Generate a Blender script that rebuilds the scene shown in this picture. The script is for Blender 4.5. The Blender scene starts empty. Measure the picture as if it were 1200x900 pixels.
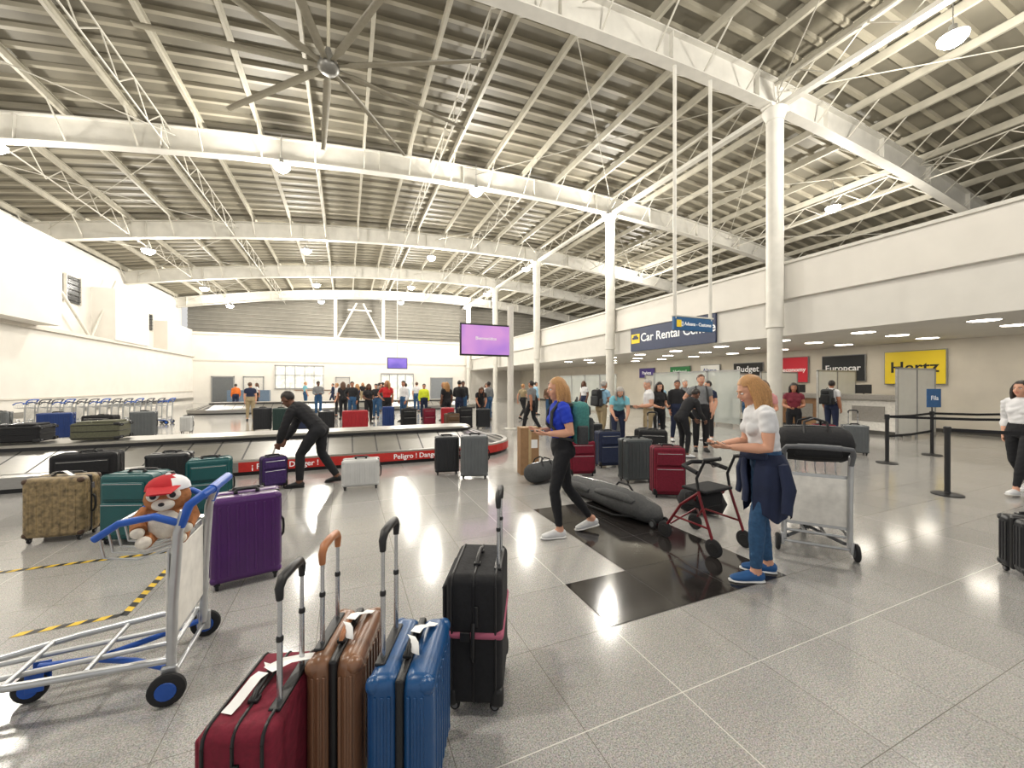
import bpy, bmesh, math, random
import numpy as np
from mathutils import Vector, Matrix
random.seed(7)
rad=math.radians
SC=bpy.context.scene
COL=SC.collection
V=Vector
# ------------------------------------------------------------------ materials
MATS={}
def lin(c):
    c=c/255.0
    return c/12.92 if c<=.04045 else ((c+.055)/1.055)**2.4
def mat(name,rgb,rough=.5,metal=0.,var=.1,scale=14.,emit=0.,bump=0.,alpha=1.,coat=0.,stretch=None):
    if name in MATS: return MATS[name]
    m=bpy.data.materials.new(name); m.use_nodes=True
    nt=m.node_tree; N=nt.nodes; L=nt.links; p=N['Principled BSDF']
    c=[lin(v) for v in rgb]
    tc=N.new('ShaderNodeTexCoord'); nz=N.new('ShaderNodeTexNoise'); cr=N.new('ShaderNodeValToRGB')
    nz.inputs['Scale'].default_value=scale; nz.inputs['Detail'].default_value=3
    if stretch:
        mp=N.new('ShaderNodeMapping'); mp.inputs['Scale'].default_value=stretch
        L.new(tc.outputs['Object'],mp.inputs['Vector']); L.new(mp.outputs['Vector'],nz.inputs['Vector'])
    else: L.new(tc.outputs['Object'],nz.inputs['Vector'])
    L.new(nz.outputs['Fac'],cr.inputs['Fac'])
    e=cr.color_ramp.elements
    e[0].position=.3; e[1].position=.7
    e[0].color=[max(0,v*(1-var)) for v in c]+[1]; e[1].color=[min(1,v*(1+var)) for v in c]+[1]
    L.new(cr.outputs['Color'],p.inputs['Base Color'])
    p.inputs['Roughness'].default_value=rough; p.inputs['Metallic'].default_value=metal
    if coat: p.inputs['Coat Weight'].default_value=coat
    if emit:
        L.new(cr.outputs['Color'],p.inputs['Emission Color']); p.inputs['Emission Strength'].default_value=emit
    if alpha<1: p.inputs['Alpha'].default_value=alpha
    if bump:
        b=N.new('ShaderNodeBump'); b.inputs['Strength'].default_value=bump; b.inputs['Distance'].default_value=.01
        L.new(nz.outputs['Fac'],b.inputs['Height']); L.new(b.outputs['Normal'],p.inputs['Normal'])
    MATS[name]=m; return m
def fabric(name,rgb,rough=.85): return mat(name,rgb,rough,0,.18,40,bump=.25)
# ------------------------------------------------------------------ mesh builder
class MB:
    def __init__(s): s.v=[];s.f=[];s.m=[];s.s=[];s.mats=[];s.M=Matrix.Identity(4)
    def slot(s,m):
        if m not in s.mats: s.mats.append(m)
        return s.mats.index(m)
    def add(s,vs,fs,m,smooth=True,M=None):
        T=s.M@M if M is not None else s.M
        o=len(s.v); s.v.extend([T@V(v) for v in vs]); k=s.slot(m)
        for f in fs: s.f.append([i+o for i in f]); s.m.append(k); s.s.append(smooth)
    def rbox(s,c,sz,m,bev=.008,seg=2,R=None):
        bm=bmesh.new(); bmesh.ops.create_cube(bm,size=1)
        for v in bm.verts: v.co=V((v.co.x*sz[0],v.co.y*sz[1],v.co.z*sz[2]))
        bev=min(bev,min(sz)*.48)
        if bev>0: bmesh.ops.bevel(bm,geom=bm.edges[:],offset=bev,segments=seg,profile=.5,affect='EDGES')
        bm.verts.index_update()
        T=Matrix.Translation(V(c))@(R.to_4x4() if R else Matrix.Identity(4))
        s.add([v.co.copy() for v in bm.verts],[[v.index for v in f.verts] for f in bm.faces],m,bev>0,T); bm.free()
    def box(s,x0,x1,y0,y1,z0,z1,m): s.rbox(((x0+x1)/2,(y0+y1)/2,(z0+z1)/2),(abs(x1-x0),abs(y1-y0),abs(z1-z0)),m,0)
    def tube(s,pts,r,m,seg=8):
        pts=[V(p) for p in pts]; n=len(pts)
        rs=r if isinstance(r,(list,tuple)) else [r]*n
        vs=[];fs=[];prev=None
        for i,p in enumerate(pts):
            t=(pts[min(i+1,n-1)]-pts[max(i-1,0)]).normalized()
            if prev is None:
                a=V((0,0,1)) if abs(t.z)<.9 else V((1,0,0)); x=t.cross(a).normalized()
            else: x=(prev-t*prev.dot(t)).normalized()
            prev=x; y=t.cross(x)
            for k in range(seg):
                a=2*math.pi*k/seg; vs.append(p+(x*math.cos(a)+y*math.sin(a))*rs[i])
        for i in range(n-1):
            for k in range(seg):
                k2=(k+1)%seg; fs.append([i*seg+k,i*seg+k2,(i+1)*seg+k2,(i+1)*seg+k])
        fs.append(list(range(seg))[::-1]); fs.append([(n-1)*seg+k for k in range(seg)])
        s.add(vs,fs,m)
    def cyl(s,a,b,r,m,seg=16): s.tube([a,b],r,m,seg)
    def loft(s,pts,rd,m,lat=(1,0,0),seg=14):
        pts=[V(p) for p in pts]; n=len(pts); vs=[];fs=[]
        lat=V(lat)
        for i,p in enumerate(pts):
            t=(pts[min(i+1,n-1)]-pts[max(i-1,0)]).normalized()
            l=lat if abs(t.dot(lat.normalized()))<.95 else V((0,.2,1))
            x=(l-t*l.dot(t)).normalized(); y=t.cross(x)
            ra,rb=rd[i] if isinstance(rd[i],(tuple,list)) else (rd[i],rd[i])
            for k in range(seg):
                a=2*math.pi*k/seg; vs.append(p+x*math.cos(a)*ra+y*math.sin(a)*rb)
        for i in range(n-1):
            for k in range(seg):
                k2=(k+1)%seg; fs.append([i*seg+k,i*seg+k2,(i+1)*seg+k2,(i+1)*seg+k])
        t0=(pts[0]-pts[1]).normalized(); t1=(pts[-1]-pts[-2]).normalized()
        def mn(q): return min(q) if isinstance(q,(tuple,list)) else q
        vs.append(pts[0]+t0*mn(rd[0])*.5); vs.append(pts[-1]+t1*mn(rd[-1])*.5); c0=len(vs)-2
        for k in range(seg):
            k2=(k+1)%seg; fs.append([c0,k2,k]); fs.append([c0+1,(n-1)*seg+k,(n-1)*seg+k2])
        s.add(vs,fs,m)
    def ell(s,c,r,m,R=None,nu=16,nv=10,keep=None):
        vs=[];fs=[]
        for j in range(nv+1):
            th=math.pi*j/nv
            for i in range(nu):
                a=2*math.pi*i/nu; vs.append(V((r[0]*math.sin(th)*math.cos(a),r[1]*math.sin(th)*math.sin(a),r[2]*math.cos(th))))
        for j in range(nv):
            for i in range(nu):
                i2=(i+1)%nu; q=[j*nu+i,(j+1)*nu+i,(j+1)*nu+i2,j*nu+i2]
                if keep:
                    cc=sum((vs[k] for k in q),V())/4
                    if not keep(cc): continue
                fs.append(q)
        T=Matrix.Translation(V(c))@(R.to_4x4() if R else Matrix.Identity(4))
        s.add(vs,fs,m,True,T)
    def lathe(s,c,axis,prof,m,seg=24):
        ax=V(axis).normalized(); a=V((0,0,1)) if abs(ax.z)<.9 else V((1,0,0))
        x=ax.cross(a).normalized(); y=ax.cross(x); vs=[];fs=[]; c=V(c)
        for (r,h) in prof:
            for k in range(seg):
                t=2*math.pi*k/seg; vs.append(c+ax*h+(x*math.cos(t)+y*math.sin(t))*r)
        for i in range(len(prof)-1):
            for k in range(seg):
                k2=(k+1)%seg; fs.append([i*seg+k,i*seg+k2,(i+1)*seg+k2,(i+1)*seg+k])
        s.add(vs,fs,m)
    def grid(s,rows,m,smooth=True):
        n=len(rows[0]); vs=[p for r in rows for p in r]; fs=[]
        for i in range(len(rows)-1):
            for k in range(n-1): fs.append([i*n+k,i*n+k+1,(i+1)*n+k+1,(i+1)*n+k])
        s.add(vs,fs,m,smooth)
    def sweep(s,pts,wy,hz,m):
        vs=[];fs=[]
        for p in pts:
            p=V(p)
            for dy,dz in((-1,-1),(1,-1),(1,1),(-1,1)): vs.append(p+V((0,dy*wy/2,dz*hz/2)))
        for i in range(len(pts)-1):
            for k in range(4):
                k2=(k+1)%4; fs.append([i*4+k,i*4+k2,(i+1)*4+k2,(i+1)*4+k])
        fs.append([3,2,1,0]); o=(len(pts)-1)*4; fs.append([o,o+1,o+2,o+3])
        s.add(vs,fs,m,False)
    def text(s,body,size,m,M,extr=.004):
        cu=bpy.data.curves.new('t','FONT'); cu.body=body; cu.size=size; cu.align_x='CENTER'; cu.align_y='CENTER'; cu.extrude=extr; cu.resolution_u=3; cu.offset=size*.012
        ob=bpy.data.objects.new('t',cu); COL.objects.link(ob)
        dg=bpy.context.evaluated_depsgraph_get(); me=bpy.data.meshes.new_from_object(ob.evaluated_get(dg))
        s.add([v.co.copy() for v in me.vertices],[list(p.vertices) for p in me.polygons],m,False,M)
        bpy.data.objects.remove(ob); bpy.data.meshes.remove(me)
    def build(s,name,loc=(0,0,0),rot=0.,wn=True,parent=None):
        me=bpy.data.meshes.new(name); me.from_pydata([tuple(v) for v in s.v],[],s.f)
        for m in s.mats: me.materials.append(m)
        me.polygons.foreach_set('material_index',s.m); me.polygons.foreach_set('use_smooth',s.s)
        me.update()
        try: me.set_sharp_from_angle(angle=rad(50))
        except Exception: pass
        ob=bpy.data.objects.new(name,me); COL.objects.link(ob); ob.location=loc; ob.rotation_euler=(0,0,rot)
        if wn:
            w=ob.modifiers.new('wn','WEIGHTED_NORMAL'); w.keep_sharp=True
        if parent: ob.parent=parent
        return ob
def TR(x,y,z,rz=0,rx=0,ry=0): return Matrix.Translation((x,y,z))@Matrix.Rotation(rz,4,'Z')@Matrix.Rotation(rx,4,'X')@Matrix.Rotation(ry,4,'Y')
FACE_MY=Matrix.Rotation(rad(90),4,'X')
FACE_MX=Matrix.Rotation(rad(-90),4,'Z')@Matrix.Rotation(rad(90),4,'X')

# ------------------------------------------------------------------ common mats
white_paint=mat('wall_paint_white',(218,214,206),.75,0,.03,1.5)
steelpaint=mat('steel_painted_offwhite',(206,203,194),.5,0,.06,3)
bracem=mat('steel_brace_paint',(186,182,170),.55,0,.08,3)
purlinm=mat('purlin_galvanised',(176,171,156),.55,0,.1,3)
stainless=mat('stainless_brushed',(160,158,154),.3,.85,.12,8,stretch=(1,20,20))
black_pl=mat('plastic_black',(22,22,24),.45,0,.15)
rubber=mat('rubber_dark',(30,30,32),.8)
chrome=mat('aluminium_tube',(195,197,200),.25,.85,.05)
paper=mat('paper_white',(238,238,236),.7,0,.03)

# ------------------------------------------------------------------ floor
def floor_material():
    m=bpy.data.materials.new('floor_granite_tiles'); m.use_nodes=True; nt=m.node_tree;N=nt.nodes;L=nt.links;p=N['Principled BSDF']
    tc=N.new('ShaderNodeTexCoord'); sp=N.new('ShaderNodeSeparateXYZ'); L.new(tc.outputs['Object'],sp.inputs[0])
    def mth(op,a,b=None,clamp=False):
        n=N.new('ShaderNodeMath'); n.operation=op; n.use_clamp=clamp
        for i,x in enumerate((a,b)):
            if x is None: continue
            if isinstance(x,(int,float)): n.inputs[i].default_value=x
            else: L.new(x,n.inputs[i])
        return n.outputs[0]
    def edge(src,off,size,w):
        u=mth('DIVIDE',mth('SUBTRACT',src,off),size); f=mth('FRACT',u)
        d=mth('MULTIPLY',mth('MINIMUM',f,mth('SUBTRACT',1.0,f)),size)
        return mth('LESS_THAN',d,w),mth('FLOOR',u)
    ex,ix=edge(sp.outputs[0],1.63,.6,.0018); ey,iy=edge(sp.outputs[1],2.15,.6,.0018)
    bx,_=edge(sp.outputs[0],1.63,4.2,.0026); by,_=edge(sp.outputs[1],1.55,4.2,.0026)
    fine=mth('MAXIMUM',ex,ey); big=mth('MAXIMUM',bx,by)
    cb=N.new('ShaderNodeCombineXYZ'); L.new(ix,cb.inputs[0]); L.new(iy,cb.inputs[1])
    wn=N.new('ShaderNodeTexWhiteNoise'); L.new(cb.outputs[0],wn.inputs['Vector'])
    n1=N.new('ShaderNodeTexNoise'); n1.inputs['Scale'].default_value=150; n1.inputs['Detail'].default_value=4; n1.inputs['Roughness'].default_value=.75; L.new(tc.outputs['Object'],n1.inputs['Vector'])
    n2=N.new('ShaderNodeTexVoronoi'); n2.inputs['Scale'].default_value=110; L.new(tc.outputs['Object'],n2.inputs['Vector'])
    cr=N.new('ShaderNodeValToRGB'); e=cr.color_ramp.elements
    e[0].position=.36; e[0].color=[lin(112),lin(107),lin(100),1]; e[1].position=.64; e[1].color=[lin(200),lin(195),lin(186),1]
    x=e.new(.5); x.color=[lin(170),lin(164),lin(155),1]
    L.new(n1.outputs['Fac'],cr.inputs['Fac'])
    mx=N.new('ShaderNodeMixRGB'); mx.blend_type='MULTIPLY'; mx.inputs['Fac'].default_value=.25
    L.new(cr.outputs[0],mx.inputs[1]); L.new(n2.outputs['Color'],mx.inputs[2])
    hs=N.new('ShaderNodeHueSaturation'); hs.inputs['Saturation'].default_value=.4; L.new(mx.outputs[0],hs.inputs['Color'])
    L.new(mth('ADD',.97,mth('MULTIPLY',wn.outputs['Value'],.12)),hs.inputs['Value'])
    m1=N.new('ShaderNodeMixRGB'); L.new(fine,m1.inputs['Fac']); L.new(hs.outputs[0],m1.inputs[1]); m1.inputs[2].default_value=(lin(112),lin(108),lin(102),1)
    m2=N.new('ShaderNodeMixRGB'); L.new(big,m2.inputs['Fac']); L.new(m1.outputs[0],m2.inputs[1]); m2.inputs[2].default_value=(lin(215),lin(212),lin(205),1)
    L.new(m2.outputs[0],p.inputs['Base Color'])
    r=mth('ADD',.1,mth('MULTIPLY',n1.outputs['Fac'],.06)); L.new(r,p.inputs['Roughness'])
    p.inputs['Specular IOR Level'].default_value=.75
    return m
b=MB(); b.box(-13.5,32,-5,44,-.1,0,floor_material()); b.build('floor',wn=False)
blk=mat('granite_black_polished',(42,39,38),.1,0,.25,60)
gro=mat('grout_grey',(95,92,90),.5)
b=MB()
def tiles(x0,y0,nx,ny):
    b.box(x0,x0+nx*.6,y0,y0+ny*.6,.0003,.002,gro)
    for i in range(nx):
        for j in range(ny): b.box(x0+i*.6+.003,x0+i*.6+.597,y0+j*.6+.003,y0+j*.6+.597,.001,.004,blk)
tiles(1.63,2.15,3,1); tiles(2.23,2.75,2,3)
b.build('floor_inlay_dark_tiles',wn=False)
yel=mat('tape_yellow',(222,184,40),.5); 
b=MB()
def tape(x0,y0,x1,y1,w=.05):
    a=V((x0,y0,0));c=V((x1,y1,0)); d=(c-a); L_=d.length; d.normalize(); s_=V((-d.y,d.x,0))*w/2
    n=int(L_/.06); st=L_/n
    for i in range(n):
        p=a+d*i*st; q=a+d*(i+1)*st; sh=d*.03
        b.add([p-s_+V((0,0,.002)),q-s_+V((0,0,.002)),q+s_+sh+V((0,0,.002)),p+s_+sh+V((0,0,.002))],[[0,1,2,3]],yel if i%2 else black_pl,False)
tape(-3.6,4.85,-1.42,4.78); tape(-1.43,4.75,-1.43,3.6); tape(-1.43,3.6,-1.95,3.58)
b.build('hazard_floor_tape',wn=False)

# ------------------------------------------------------------------ walls
def zr(X): return 10.35-.0046*(X-9)**2
wall2=mat('wall_paint_warm',(206,200,190),.75,0,.03,1.2)
dark=mat('louver_dark_grey',(74,72,68),.7,0,.1,2)
louv=mat('gable_sheet_grey',(128,124,114),.7,0,.1,2)
b=MB()
b.box(-13.0,-12.7,3,41.2,0,8.6,white_paint)
b.box(-12.7,-11.9,3,41,0,4.0,white_paint)
b.box(-12.72,-11.75,3,41,3.9,4.05,wall2)
b.box(-12.7,-11.0,16,22.6,4.05,7.6,white_paint)
b.box(-12.7,-12.2,22.6,24.2,4.05,6.6,wall2)
b.box(-12.7,-11.7,28.5,32.5,4.05,6.9,white_paint)
b.box(-12.7,-11.9,36,41,4.05,6.2,wall2)
b.build('wall_left',wn=False)
b=MB()
for yy,zz,w,h in((26.2,5.7,1.1,1.3),(34.4,5.4,1.1,1.1)):
    b.box(-12.7,-12.6,yy,yy+w,zz,zz+h,mat('window_glass_dark',(38,40,42),.2)); 
    for k in range(5): b.box(-12.62,-12.56,yy,yy+w,zz+.1+k*h/5,zz+.13+k*h/5,dark)
    b.box(-12.66,-12.54,yy-.06,yy,zz-.06,zz+h+.06,steelpaint); b.box(-12.66,-12.54,yy+w,yy+w+.06,zz-.06,zz+h+.06,steelpaint)
b.build('window_1',wn=False)
b=MB(); b.tube([(-12.3,22.9,7.9),(-12.2,27.2,4.1)],.07,steelpaint); b.tube([(-12.3,30,7.6),(-12.2,27.4,4.1)],.05,steelpaint); b.build('wall_brace_left')
b=MB()
b.box(-11.9,-11.82,3,41,.3,.5,stainless); b.box(-11.9,-11.84,3,41,1.0,1.06,wall2); b.build('trim_1',wn=False)
b=MB()
b.box(-13,32,41,41.3,0,6.0,white_paint); b.box(-13,32,40.92,41.35,5.85,6.05,wall2)
b.box(-13,32,40.95,41,3.6,3.7,wall2)
b.build('wall_back',wn=False)
b=MB(); b.box(-13,32,43.6,43.8,5,11.2,louv)
for k in range(14): b.box(-13,32,43.45,43.6,5.6+k*.36,5.66+k*.36,mat('louver_edge',(150,146,136),.6))
b.build('wall_back_louvre',wn=False)
glow=mat('lit_room_interior',(215,216,208),.4,0,.3,2.2,emit=.35)
winf=mat('window_frame_alu',(150,150,150),.4,.5)
b=MB()
b.box(-5.8,-1.9,40.9,41,1.2,3.3,glow)
for k in range(6): b.box(-5.85+k*.78,-5.8+k*.78,40.85,40.9,1.2,3.3,winf)
b.box(-5.9,-1.85,40.85,40.9,3.25,3.35,winf); b.box(-5.9,-1.85,40.85,40.9,2.4,2.45,winf); b.box(-5.9,-1.85,40.85,40.9,1.15,1.25,winf)
b.build('window_2',wn=False)
b=MB()
b.box(3.2,6.4,40.9,40.99,0,2.6,glow)
for k in range(5): b.box(3.2+k*.78,3.28+k*.78,40.83,40.9,0,2.6,winf)
b.box(3.2,6.4,40.83,40.9,2.55,2.7,winf); b.build('door_1',wn=False)
b=MB()
for x0,w,c in((-10.5,1.5,(95,98,100)),(-8.2,1.4,(205,202,195)),(8.2,2.2,(120,124,128)),(-.8,1.1,(185,183,178))):
    m=mat('door_%d'%c[0],c,.5); b.box(x0,x0+w,40.9,40.99,0,2.2,m); b.box(x0-.08,x0,40.88,40.99,0,2.3,winf); b.box(x0+w,x0+w+.08,40.88,40.99,0,2.3,winf); b.box(x0-.08,x0+w+.08,40.88,40.99,2.2,2.3,winf)
b.build('door_2',wn=False)
b=MB()
b.box(-4,0.5,38.6,39.6,0,1.05,wall2); b.box(-4.1,.6,38.5,39.7,1.05,1.1,mat('counter_top_wood',(120,88,62),.4)); b.box(-9,-6,38.9,39.6,0,1.1,mat('scanner_blue_grey',(92,110,130),.4))
b.build('inspection_counter',wn=False)
b=MB()
b.box(12.27,12.6,-4,41,4.2,5.3,white_paint); b.box(12.2,12.65,-4,41,5.24,5.32,steelpaint); b.box(12.42,12.6,-4,41,3.1,4.2,mat('wall_paint_grey_white',(212,209,202),.7,0,.03,2))
b.build('wall_right_fascia',wn=False)
b=MB(); b.box(18.5,18.7,-4,41,0,3.2,mat('wall_paint_cream',(220,213,200),.7,0,.04,2)); b.build('wall_right',wn=False)
b=MB(); b.box(18.42,18.5,-4,41,0,.12,dark); b.build('baseboard_right',wn=False)
b=MB(); b.box(12.6,18.6,-4,41,3.1,3.2,white_paint); b.build('ceiling_low_rental',wn=False)
b=MB(); b.box(31.6,31.8,-5,44,0,8.6,dark); b.build('wall_right_outer',wn=False)
panel=mat('ceiling_panel_lit',(255,246,230),.5,0,.01,1,emit=17)
b=MB()
for X in(13.6,15.4,17.2):
    for k in range(9):
        Y=4.1+k*2.3; b.lathe((X,Y,3.1),(0,0,-1),[(0,.012),(.26,.012),(.28,.0)],panel,20); b.lathe((X,Y,3.1),(0,0,-1),[(.27,.014),(.31,.014),(.32,0)],white_paint,20)
b.build('recessed_ceiling_lights',wn=False)

# ------------------------------------------------------------------ roof
deck=mat('roof_deck_metal',(116,111,97),.6,0,.2,.7); decklip=mat('roof_deck_rib',(150,144,127),.55,0,.1,1)
xs=np.linspace(-13.2,31.8,28)
b=MB(); per=.62; y=-5.0; zz=.78
while y<43.8:
    for (ya,yb,za,zb,m) in((y,y+.42,0,0,deck),(y+.42,y+.45,0,-.09,decklip),(y+.45,y+.57,-.09,-.09,decklip),(y+.57,y+.62,-.09,0,deck)):
        b.grid([[V((x,ya,zr(x)+zz+za)) for x in xs],[V((x,yb,zr(x)+zz+zb)) for x in xs]],m,False)
    y+=per
b.grid([[V((x,-5,zr(x)+zz+.12)) for x in xs],[V((x,44,zr(x)+zz+.12)) for x in xs]],deck,False)
b.build('ceiling_roof_deck',wn=False)
b=MB()
x=-12.6
while x<31:
    z=zr(x)+.57; 
    b.box(x-.012,x+.012,-5,43.5,z-.11,z+.11,purlinm); b.box(x-.012,x+.075,-5,43.5,z-.125,z-.11,purlinm); b.box(x-.012,x+.075,-5,43.5,z+.1,z+.115,purlinm)
    x+=1.65
b.build('ceiling_purlins',wn=False)
BY=[-.2+8.06*k for k in range(6)]
b=MB()
for Y in BY:
    pl=[(x,Y,zr(x)+.05) for x in xs]
    b.sweep(pl,.03,.78,steelpaint); b.sweep([(p[0],p[1],p[2]-.39) for p in pl],.32,.035,steelpaint); b.sweep([(p[0],p[1],p[2]+.39) for p in pl],.32,.035,steelpaint)
    x=-12
    while x<31:
        z=zr(x)+.05; b.box(x-.01,x+.01,Y-.15,Y+.15,z-.37,z+.37,steelpaint); x+=3.3
    x=-12.55
    while x<31:
        for sg in(-1,1): b.tube([(x,Y+sg*.1,zr(x)-.33),(x,Y+sg*1.0,zr(x)+.48)],.024,bracem,5)
        x+=1.65
b.build('ceiling_main_rafters',wn=False)
b=MB()
for X,w in((12,.05),(7.4,.026),(3.2,.026),(-1,.026),(-5.2,.026),(-9.3,.026),(16.3,.026),(20.5,.026)):
    z=zr(X)
    if X not in(7.4,-1,-9.3,16.3): b.tube([(X,-4,z-.28),(X,42.5,z-.28)],w,bracem,6); b.tube([(X,-4,z+.38),(X,42.5,z+.38)],w,bracem,6)
    else:
        # lattice joists only in the far bays
        b.tube([(X,15.9,z-.2),(X,42.5,z-.2)],w,bracem,6)
    Y=-4. if X not in(7.4,-1,-9.3,16.3) else 15.9; k=0
    while Y<42: b.tube([(X,Y,z-.28 if k%2 else z+.38),(X,Y+.8,z+.38 if k%2 else z-.28)],.018,bracem,5); Y+=.8; k+=1
z=zr(12); b.box(11.9,12.1,-4,42.5,z-.42,z-.30,steelpaint)
for i in range(5):
    for X0,X1 in((-12,-5),(5,11.9),(12.1,20),(20,28)):
        for a,c in((X0,X1),(X1,X0)): b.tube([(a,BY[i]+.2,zr(a)+.1),(c,BY[i+1]-.2,zr(c)+.1)],.015,bracem,5)
b.build('ceiling_bracing_trusses',wn=False)
for i,Y in enumerate(BY[1:]):
    b=MB(); zt=zr(12)-.4
    b.lathe((12,Y,0),(0,0,1),[(0,0),(.3,0),(.3,.04),(.2,.06),(.2,3.3),(.245,3.32),(.245,3.4),(.23,3.42),(.23,zt-.35),(.25,zt-.35),(.25,zt-.25),(.34,zt-.05),(.34,zt),(0,zt)],steelpaint,28)
    b.box(11.6,12.4,Y-.17,Y+.17,zt-.02,zt+.1,steelpaint)
    b.build('steel_column')
b=MB()
for X in(-.9,3.5): b.cyl((X,41.6,5.9),(X,41.6,10.2),.16,steelpaint)
b.tube([(-.7,41.6,6.1),(1.0,41.6,9.6)],.09,steelpaint); b.tube([(3.3,41.6,6.1),(1.6,41.6,9.6)],.09,steelpaint); b.tube([(.2,41.6,8.9),(2.4,41.6,8.9)],.08,steelpaint)
b.build('gable_braced_frame')
# high bay lamps
lens=mat('lamp_lens_lit',(255,248,232),.4,0,.01,1,emit=60); alu=mat('lamp_aluminium',(170,170,168),.4,.6)
b=MB()
b.lathe((0,0,0),(0,0,1),[(.0,.32),(.07,.32),(.08,.22),(.1,.16),(.2,.1),(.27,.07),(.26,.06)],alu,24)
b.lathe((0,0,0),(0,0,1),[(0,-.14),(.1,-.13),(.18,-.08),(.25,.0),(.262,.07)],lens,24); b.cyl((0,0,.3),(0,0,1.15),.012,alu,6)
tmpl=None
LP=[(X,Y) for Y in(15.3,24.4,32.6,39) for X in(-8.8,-2,4.9,11.4)]+[(12.7,4.3),(5,2.5),(-3,2.8),(-7.5,7.0),(19,10),(19,22)]  # includes out-of-view lamps near the camera, added to light the foreground
for X,Y in LP:
    z=zr(X)-.85
    if tmpl is None: ob=b.build('high_bay_lamp'); tmpl=ob.data
    else:
        ob=bpy.data.objects.new('high_bay_lamp',tmpl); COL.objects.link(ob)
    ob.location=(X,Y,z)
    ld=bpy.data.lights.new('lamp_light','POINT'); ld.energy=480 if X<-6 else 840; ld.shadow_soft_size=.24; ld.color=(1,.955,.88)
    lo=bpy.data.objects.new('lamp_light',ld); COL.objects.link(lo); lo.parent=ob; lo.location=(0,0,-.42)
# ceiling fan
b=MB(); fm=mat('fan_blade',(164,158,140),.5,0,.05)
b.cyl((0,0,.05),(0,0,1.7),.035,fm,12); b.lathe((0,0,0),(0,0,1),[(0,-.16),(.14,-.15),(.21,-.08),(.22,0),(.18,.1),(.09,.25),(.05,.38)],mat('fan_hub',(120,118,112),.4,.4),24)
for k in range(9):
    a=2*math.pi*k/9+.25; M=Matrix.Rotation(a,4,'Z')
    b.M=M
    rows=[]
    for r_,w_ in((.18,.05),(.45,.06),(.5,.085),(1.5,.08),(2.6,.07),(3.4,.06)):
        rows.append([V((r_,-w_,-.02)),V((r_,-w_*.3,.008)),V((r_,w_*.3,.012)),V((r_,w_,.0))])
    b.grid(rows,fm); b.grid([[p-V((0,0,.012)) for p in r] for r in rows],fm)
b.M=Matrix.Identity(4)
b.build('ceiling_fan',(-.34,9.3,8.45))
# suspended sign
b=MB(); navy=mat('sign_navy',(24,40,76),.4); skyb=mat('sign_blue',(34,88,135),.4); wl=mat('sign_white_letters',(236,236,236),.5,0,.02,1,emit=.15); yl=mat('sign_yellow',(240,205,40),.5)
b.cyl((-.62,0,0),(-.62,0,6.4),.045,steelpaint,10); b.cyl((.62,0,0),(.62,0,6.4),.045,steelpaint,10)
b.rbox((0,0,-.12),(1.35,.08,.34),skyb,.01); b.text('<- [] Aduana - Customs',.125,wl,Matrix.Translation((.0,-.045,-.12))@FACE_MY); b.rbox((0,0,.07),(1.4,.1,.04),steelpaint)
b.rbox((-.52,-.045,-.12),(.16,.01,.18),yl,.004)
b.build('hanging_direction_sign',(8.3,7.55,3.28))
b=MB(); b.rbox((0,0,0),(.07,4.6,1.15),navy,.01)
b.text('Car Rental Centre',.52,wl,Matrix.Translation((-.045,-.35,0))@FACE_MX)
b.rbox((-.045,1.95,0),(.02,.55,.42),yl,.01); b.rbox((-.06,1.95,.02),(.01,.4,.1),navy,.003); b.rbox((-.06,1.95,.1),(.01,.24,.1),navy,.003)
b.build('car_rental_sign',(12.36,12.5,3.7))
def sign(name,Y,w,h,col,txt,tcol,size,z=2.2):
    b=MB(); m=mat('signface_%d_%d_%d'%col,col,.4,0,.02,1,emit=.1); t=mat('signtext_%d_%d_%d'%tcol,tcol,.4,0,.02,1,emit=.1)
    b.rbox((0,0,0),(.06,w,h),m,.01); b.rbox((.02,0,0),(.04,w+.06,h+.06),winf,.005); b.text(txt,size,t,Matrix.Translation((-.035,0,0))@FACE_MX)
    b.build(name,(18.42,Y,z))
sign('rental_company_sign',7.2,1.6,1.15,(236,206,40),'Hertz',(20,20,20),.55)
sign('rental_company_sign',9.35,1.45,1.0,(22,26,30),'Europcar',(240,240,240),.33,2.25)
sign('rental_company_sign',11.2,1.1,1.1,(196,26,48),'economy',(245,245,245),.26,2.25)
sign('rental_company_sign',13.4,1.5,.6,(18,18,20),'Budget',(240,240,240),.42,2.35)
sign('rental_company_sign',15.6,1.2,.6,(232,232,228),'Alamo',(30,60,130),.34,2.35)
sign('rental_company_sign',17.7,1.5,.6,(30,120,60),'National',(245,245,245),.3,2.35)
sign('rental_company_sign',20.5,1.4,.6,(60,40,120),'Payless',(245,245,245),.3,2.35)
frost=mat('partition_frosted',(220,220,214),.35,0,.04,3,alpha=.93); wood=mat('counter_wood',(150,112,78),.45,0,.2,6,stretch=(1,1,8)); speck=mat('counter_speckle',(150,146,140),.35,0,.4,90); lam=mat('laminate_white',(226,223,216),.5)
for k,Y in enumerate((6.2,8.3,10.3,12.3,14.5,16.7)):
    b=MB(); b.rbox((0,0,1.08),(2.2,.03,1.95),frost,.004)
    for X in(-1.1,0,1.1): b.rbox((X,0,1.05),(.05,.06,2.1),alu if X else winf,.004)
    b.rbox((0,0,2.08),(2.25,.06,.05),alu,.004); b.build('booth_partition',(16.0,Y,0))
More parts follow.
